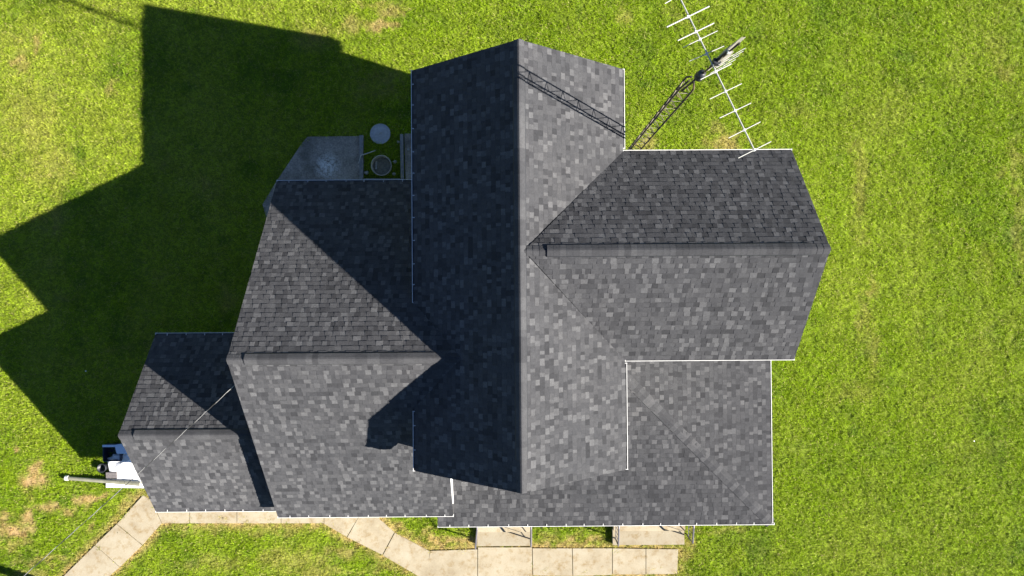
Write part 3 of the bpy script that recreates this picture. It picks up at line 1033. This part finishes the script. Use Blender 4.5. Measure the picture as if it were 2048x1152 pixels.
# crumpled sheet on top
mb = MB(); cr = random.Random(5)
o8 = [(214, 916), (224, 913), (226, 908), (240, 909), (262, 905), (290, 905), (300, 940), (236, 945), (219, 944), (216, 930)]
cp = survey(250, 925, .2)
pts = [survey(u, v, .14) for u, v in o8]
rings = [[(p[0], p[1], .135) for p in pts]]
for k, z in ((.8, .2), (.5, .19), (.2, .23)):
    rings.append([(cp[0] + (p[0] - cp[0]) * k + cr.uniform(-.03, .03), cp[1] + (p[1] - cp[1]) * k + cr.uniform(-.03, .03), z + cr.uniform(-.03, .03)) for p in pts])
for a_, b_ in zip(rings, rings[1:]):
    for j in range(len(pts)):
        l = (j + 1) % len(pts)
        mb.face([a_[j], a_[l], b_[l]]); mb.face([a_[j], b_[l], b_[j]])
mb.face(list(reversed(rings[-1])))
o = mb.build('crumpled_sheet', M['board']); tag(o, 'crumpled white plastic sheet on top of the white stack', 'plastic sheet')
mb = MB(); mb.prism([survey(u, v, .2)[:2] for u, v in ((211.5, 945), (233, 945), (233.5, 956.5), (212, 956.5))], 0.02, .2)
o = mb.build('metal_box', M['grey_box']); tag(o, 'small grey square metal box beside the white sheets', 'box')
binr = empty('plastic_bin', (*survey(224, 907)[:2], 0)); tag(binr, 'open dark blue plastic bin with a pale rim in the house shadow', 'bin')
q = [survey(u, v, .35)[:2] for u, v in ((207, 891), (240, 891), (240, 923), (205, 923))]
xs = [p[0] for p in q]; ys = [p[1] for p in q]
x0_, x1_, y0_, y1_ = min(xs), max(xs), min(ys), max(ys)
mb = MB(); mb.box(x0_, x1_, y0_, y1_, 0, .03)
mb.box(x0_, x0_ + .02, y0_, y1_, .031, .34); mb.box(x1_ - .02, x1_, y0_, y1_, .031, .34)
mb.box(x0_ + .021, x1_ - .021, y0_, y0_ + .02, .031, .34); mb.box(x0_ + .021, x1_ - .021, y1_ - .02, y1_, .031, .34); mb.build('bin_body', M['navy'], binr)
mb = MB(); mb.box(x0_, x1_, y1_ - .05, y1_ + .02, .341, .36); mb.build('rim', M['blue_rim_and_shade'], binr)
mb = MB(); mb.prism([survey(u, v, .37)[:2] for u, v in ((229, 890), (242, 888), (262, 905), (258, 908), (233, 907), (231, 898))], .30, .37)  # end of the white foam sheets; its blue shade is put into the colour
o = mb.build('shaded_sheet_end', M['blue_rim_and_shade']); tag(o, 'end of the white sheets beside the dark bin, its shade painted pale blue', 'tarp')
px, py, _ = survey(204, 936, .2)
mb = MB(); mb.lathe((px, py, 0), [(.11, 0), (.135, .22), (.145, .24), (.125, .24), (.1, .03), (.001, .03)], 24)
o = mb.build('bucket', M['black'], None, True); tag(o, 'round black bucket left of the grey metal box', 'bucket')
p0, p1 = Vector(survey(133, 956, .12)), Vector(survey(281, 968, .22))
dp = empty('downspout', tuple(p0)); tag(dp, 'long cream drain pipe lying out from the small west wing', 'pipe')
mb = MB(); mb.tube([p0, p0.lerp(p1, .82)], .062, 14); mb.build('pipe', M['downspout'], dp, True)
mb = MB(); mb.tube([p0.lerp(p1, .80), p1], .070, 14); mb.build('pipe_sleeve', M['downspout'], dp, True)
mb = MB(); mb.tube([p0 - (p1 - p0).normalized() * .03, p0 + (p1 - p0).normalized() * .06], .082, 14); mb.build('end_collar', M['white_metal'], dp, True)

# litter specks on the lawn
for (u, v, lab) in ((172, 742, 'tiny white scrap in the shaded lawn west of the house'), (1948, 882, 'tiny white scrap in the sunny lawn far to the east')):
    p = survey(u, v, .06); mb = MB()
    mb.face([(p[0] - .022, p[1] - .014, .07), (p[0] + .014, p[1] - .02, .085), (p[0] + .022, p[1] + .01, .07), (p[0] - .01, p[1] + .02, .09)])
    mb.face([(p[0] - .022, p[1] - .014, .066), (p[0] - .01, p[1] + .02, .086), (p[0] + .022, p[1] + .01, .066), (p[0] + .014, p[1] - .02, .081)])
    o = mb.build('paper_scrap', M['board']); tag(o, lab, 'litter')

# ------------------------------------------------------------------ lattice tower with antennas
TX, TY, TZ = s_(201), s_(238), s_(622)
tower = empty('antenna_tower', (TX, TY, 0)); tag(tower, 'slender dark triangular lattice tower standing in the corner beside the house', 'tower')
FR = .158
legs = []
for k in range(3):
    t = math.radians(89 + 120 * k)
    lx, ly = TX + FR * math.cos(t), TY + FR * math.sin(t)
    legs.append((lx, ly))
    mb = MB(); mb.tube([(lx, ly, -.05), (lx, ly, TZ - .5), (TX + (lx - TX) * .95, TY + (ly - TY) * .95, TZ - .22), (TX + (lx - TX) * .28, TY + (ly - TY) * .28, TZ + .12)], .019, 8)
    mb.build('leg', M['tower'], tower, True)
seg = .57
n = int((TZ - .25) / seg)
for i in range(n + 1):
    a_ = TZ - .52 - i * seg
    mb = MB(); mb.tube([(*legs[0], a_), (*legs[1], a_), (*legs[2], a_), (*legs[0], a_)], .0105, 6, caps=False)
    mb.build('brace_ring', M['tower_brace'], tower)
for k in (1, 2):
    p, q = legs[k], legs[(k + 1) % 3]
    for i in range(n):
        a_ = TZ - .52 - i * seg
        mb = MB(); mb.tube([(*p, a_ - .02), (*q, a_ - seg + .02)], .008, 6, caps=False)
        mb.build('diagonal_brace', M['tower'], tower)
mb = MB(); mb.box(TX - .3, TX + .3, TY - .3, TY + .3, -.05, .05); mb.build('concrete_footing', M['old_concrete'], tower)


def rad(u, v, z): return Vector(survey(u, v, z))


MT = rad(1484, 82, 12.6); MB0 = Vector((TX, TY, TZ - .6))
md = (MT - MB0)
def mast(z): return MB0 + md * ((z - MB0.z) / md.z)
mb = MB(); mb.tube([MB0, mast(11.0)], .022, 10); mb.tube([mast(11.02), mast(12.5)], .017, 10); mb.build('mast', M['tower'], tower, True)
mb = MB(); p = mast(10.75); mb.lathe((p.x, p.y, p.z - .12), [(.001, -.02), (.07, 0), (.085, .05), (.085, .15), (.06, .19), (.075, .2), (.07, .27), (.001, .29)], 16); mb.build('rotator', M['black'], tower, True)

# big antenna: boom and crosswise elements at one height
AZ = 11.55
ant = empty('tv_antenna', tuple(mast(AZ)))
tag(ant, 'long white aluminium antenna whose boom crosses the mast with spaced crossbars', 'antenna')
bm0, bm1 = rad(1355, -14, AZ), rad(1509, 301, AZ)
mb = MB(); mb.tube([bm0, bm1], .0135, 8); mb.build('boom', M['aluminium'], ant, True)
els = [((1330, 7), (1372, -18), .0086), ((1333.5, 54), (1418.5, 12.5), .0130), ((1355.5, 81), (1428, 46), .0115), ((1366, 95), (1435, 61.5), .0072),
       ((1378.5, 122.5), (1448, 92), .0072), ((1401, 159), (1463, 127.5), .0086), ((1419.5, 198), (1483.5, 167), .0079),
       ((1439, 236), (1502, 206), .0079), ((1457, 276), (1521, 243.5), .0079), ((1476.5, 316), (1542, 283), .0079)]
for (a_, b_, r_) in els:
    mb = MB(); p, q = rad(*a_, AZ + .025), rad(*b_, AZ + .025)
    mb.tube([p, q], r_, 6); mb.build('element', M['aluminium'], ant, True)
    c_ = (p + q) / 2
    e_ = MB(); e_.box(c_.x - .018, c_.x + .018, c_.y - .018, c_.y + .018, AZ - .03, AZ + .04); e_.build('insulator', M['white_metal'], ant)
mb = MB(); p = mast(AZ); mb.box(p.x - .06, p.x + .06, p.y - .05, p.y + .05, AZ - .06, AZ + .06); mb.build('mast_clamp', M['black'], ant)

# upper antenna: upright grey reflector with stacked short rods
up = empty('uhf_antenna', tuple(mast(12.0)))
tag(up, 'upright grey reflector antenna with short white rods, clamped at the top of the mast', 'antenna')
ed = (rad(*els[6][1], AZ) - rad(*els[6][0], AZ)).normalized()
bd = (bm1 - bm0).normalized()
for pl in ([(1413, 140, 11.1), (1424, 125, 11.4), (1452, 97, 12.12), (1482, 75, 12.68), (1492, 74, 12.6), (1463, 101, 11.85), (1440, 120, 11.35), (1418, 141, 10.9)],
           [(1428, 132, 11.4), (1444, 115, 11.85), (1461, 99, 12.1), (1468, 103, 11.9), (1453, 121, 11.45), (1436, 135, 11.15)]):
    mb = MB(); P3 = [rad(*p) for p in pl]; off = Vector((0, 0, -.012))
    mb.face(list(reversed(P3))); mb.face([p + off for p in P3])
    for i in range(len(P3)):
        j = (i + 1) % len(P3); mb.face([P3[j], P3[i], P3[i] + off, P3[j] + off])
    mb.build('reflector', M['screen'], up)
q0 = mast(12.1); mb = MB(); mb.box(q0.x - .025, q0.x + .025, q0.y - .025, q0.y + .025, 12.05, 12.12); mb.build('clamp', M['white_metal'], up)
mb = MB(); mb.tube([rad(1442, 136, 11.6), rad(1472, 107, 11.98)], .007, 6); mb.build('boom', M['aluminium'], up, True)
for (e0, e1, zz) in (((1420, 147), (1471, 119), 11.62), ((1430, 137), (1478, 111), 11.72), ((1437, 130), (1487, 102), 11.84), ((1446, 121), (1491, 96), 11.96)):
    mb = MB(); mb.tube([rad(*e0, zz), rad(*e1, zz)], .0045, 6); mb.build('element', M['aluminium'], up, True)

# ------------------------------------------------------------------ utility pole and service cable
bx_, by_, _ = survey(128, 1178)
pole = empty('utility_pole', (bx_, by_, 0)); tag(pole, 'brown wooden utility pole beyond the southwest corner of the lawn', 'pole')
mb = MB(); mb.tube([(bx_, by_, -.1), (bx_, by_, 8.2)], [.13, .10], 14); mb.build('shaft', M['wood_pole'], pole, True)
mb = MB(); mb.box(bx_ - .9, bx_ + .9, by_ - .16, by_ - .102, 7.5, 7.62); mb.build('crossarm', M['wood_pole'], pole)
A = Vector(survey(469, 771, 5.72)); A2 = A + Vector((.3, 0, -.05))
B = Vector((bx_, by_ + .1, 7.3))
cable = empty('service_cable', tuple(A)); tag(cable, 'thin twisted overhead service cable running from the west gable to the southwest', 'cable')
sagm = .35


def cpt(t):
    p = A.lerp(B, t); p.z -= 4 * sagm * t * (1 - t); return p


dirc = (B - A).normalized(); sd_ = dirc.cross(Vector((0, 0, 1))).normalized(); ud = sd_.cross(dirc)
for k, (mn, rr_) in enumerate((('cable_black', .005), ('cable_black', .005), ('cable_bare', .0045))):
    pts = []
    for i in range(161):
        t = i / 160
        ph = i * .62 + k * 2 * math.pi / 3
        pts.append(cpt(t) + sd_ * math.cos(ph) * .006 + ud * math.sin(ph) * .006)
    mb = MB(); mb.tube(pts, rr_, 5); mb.build('strand', M[mn], cable)
mb = MB(); mb.tube([A + dirc * .25, A, A2], .007, 6); mb.build('end_clamp', M['cable_bare'], cable)

cyc = scene.cycles
cyc.max_bounces = 6
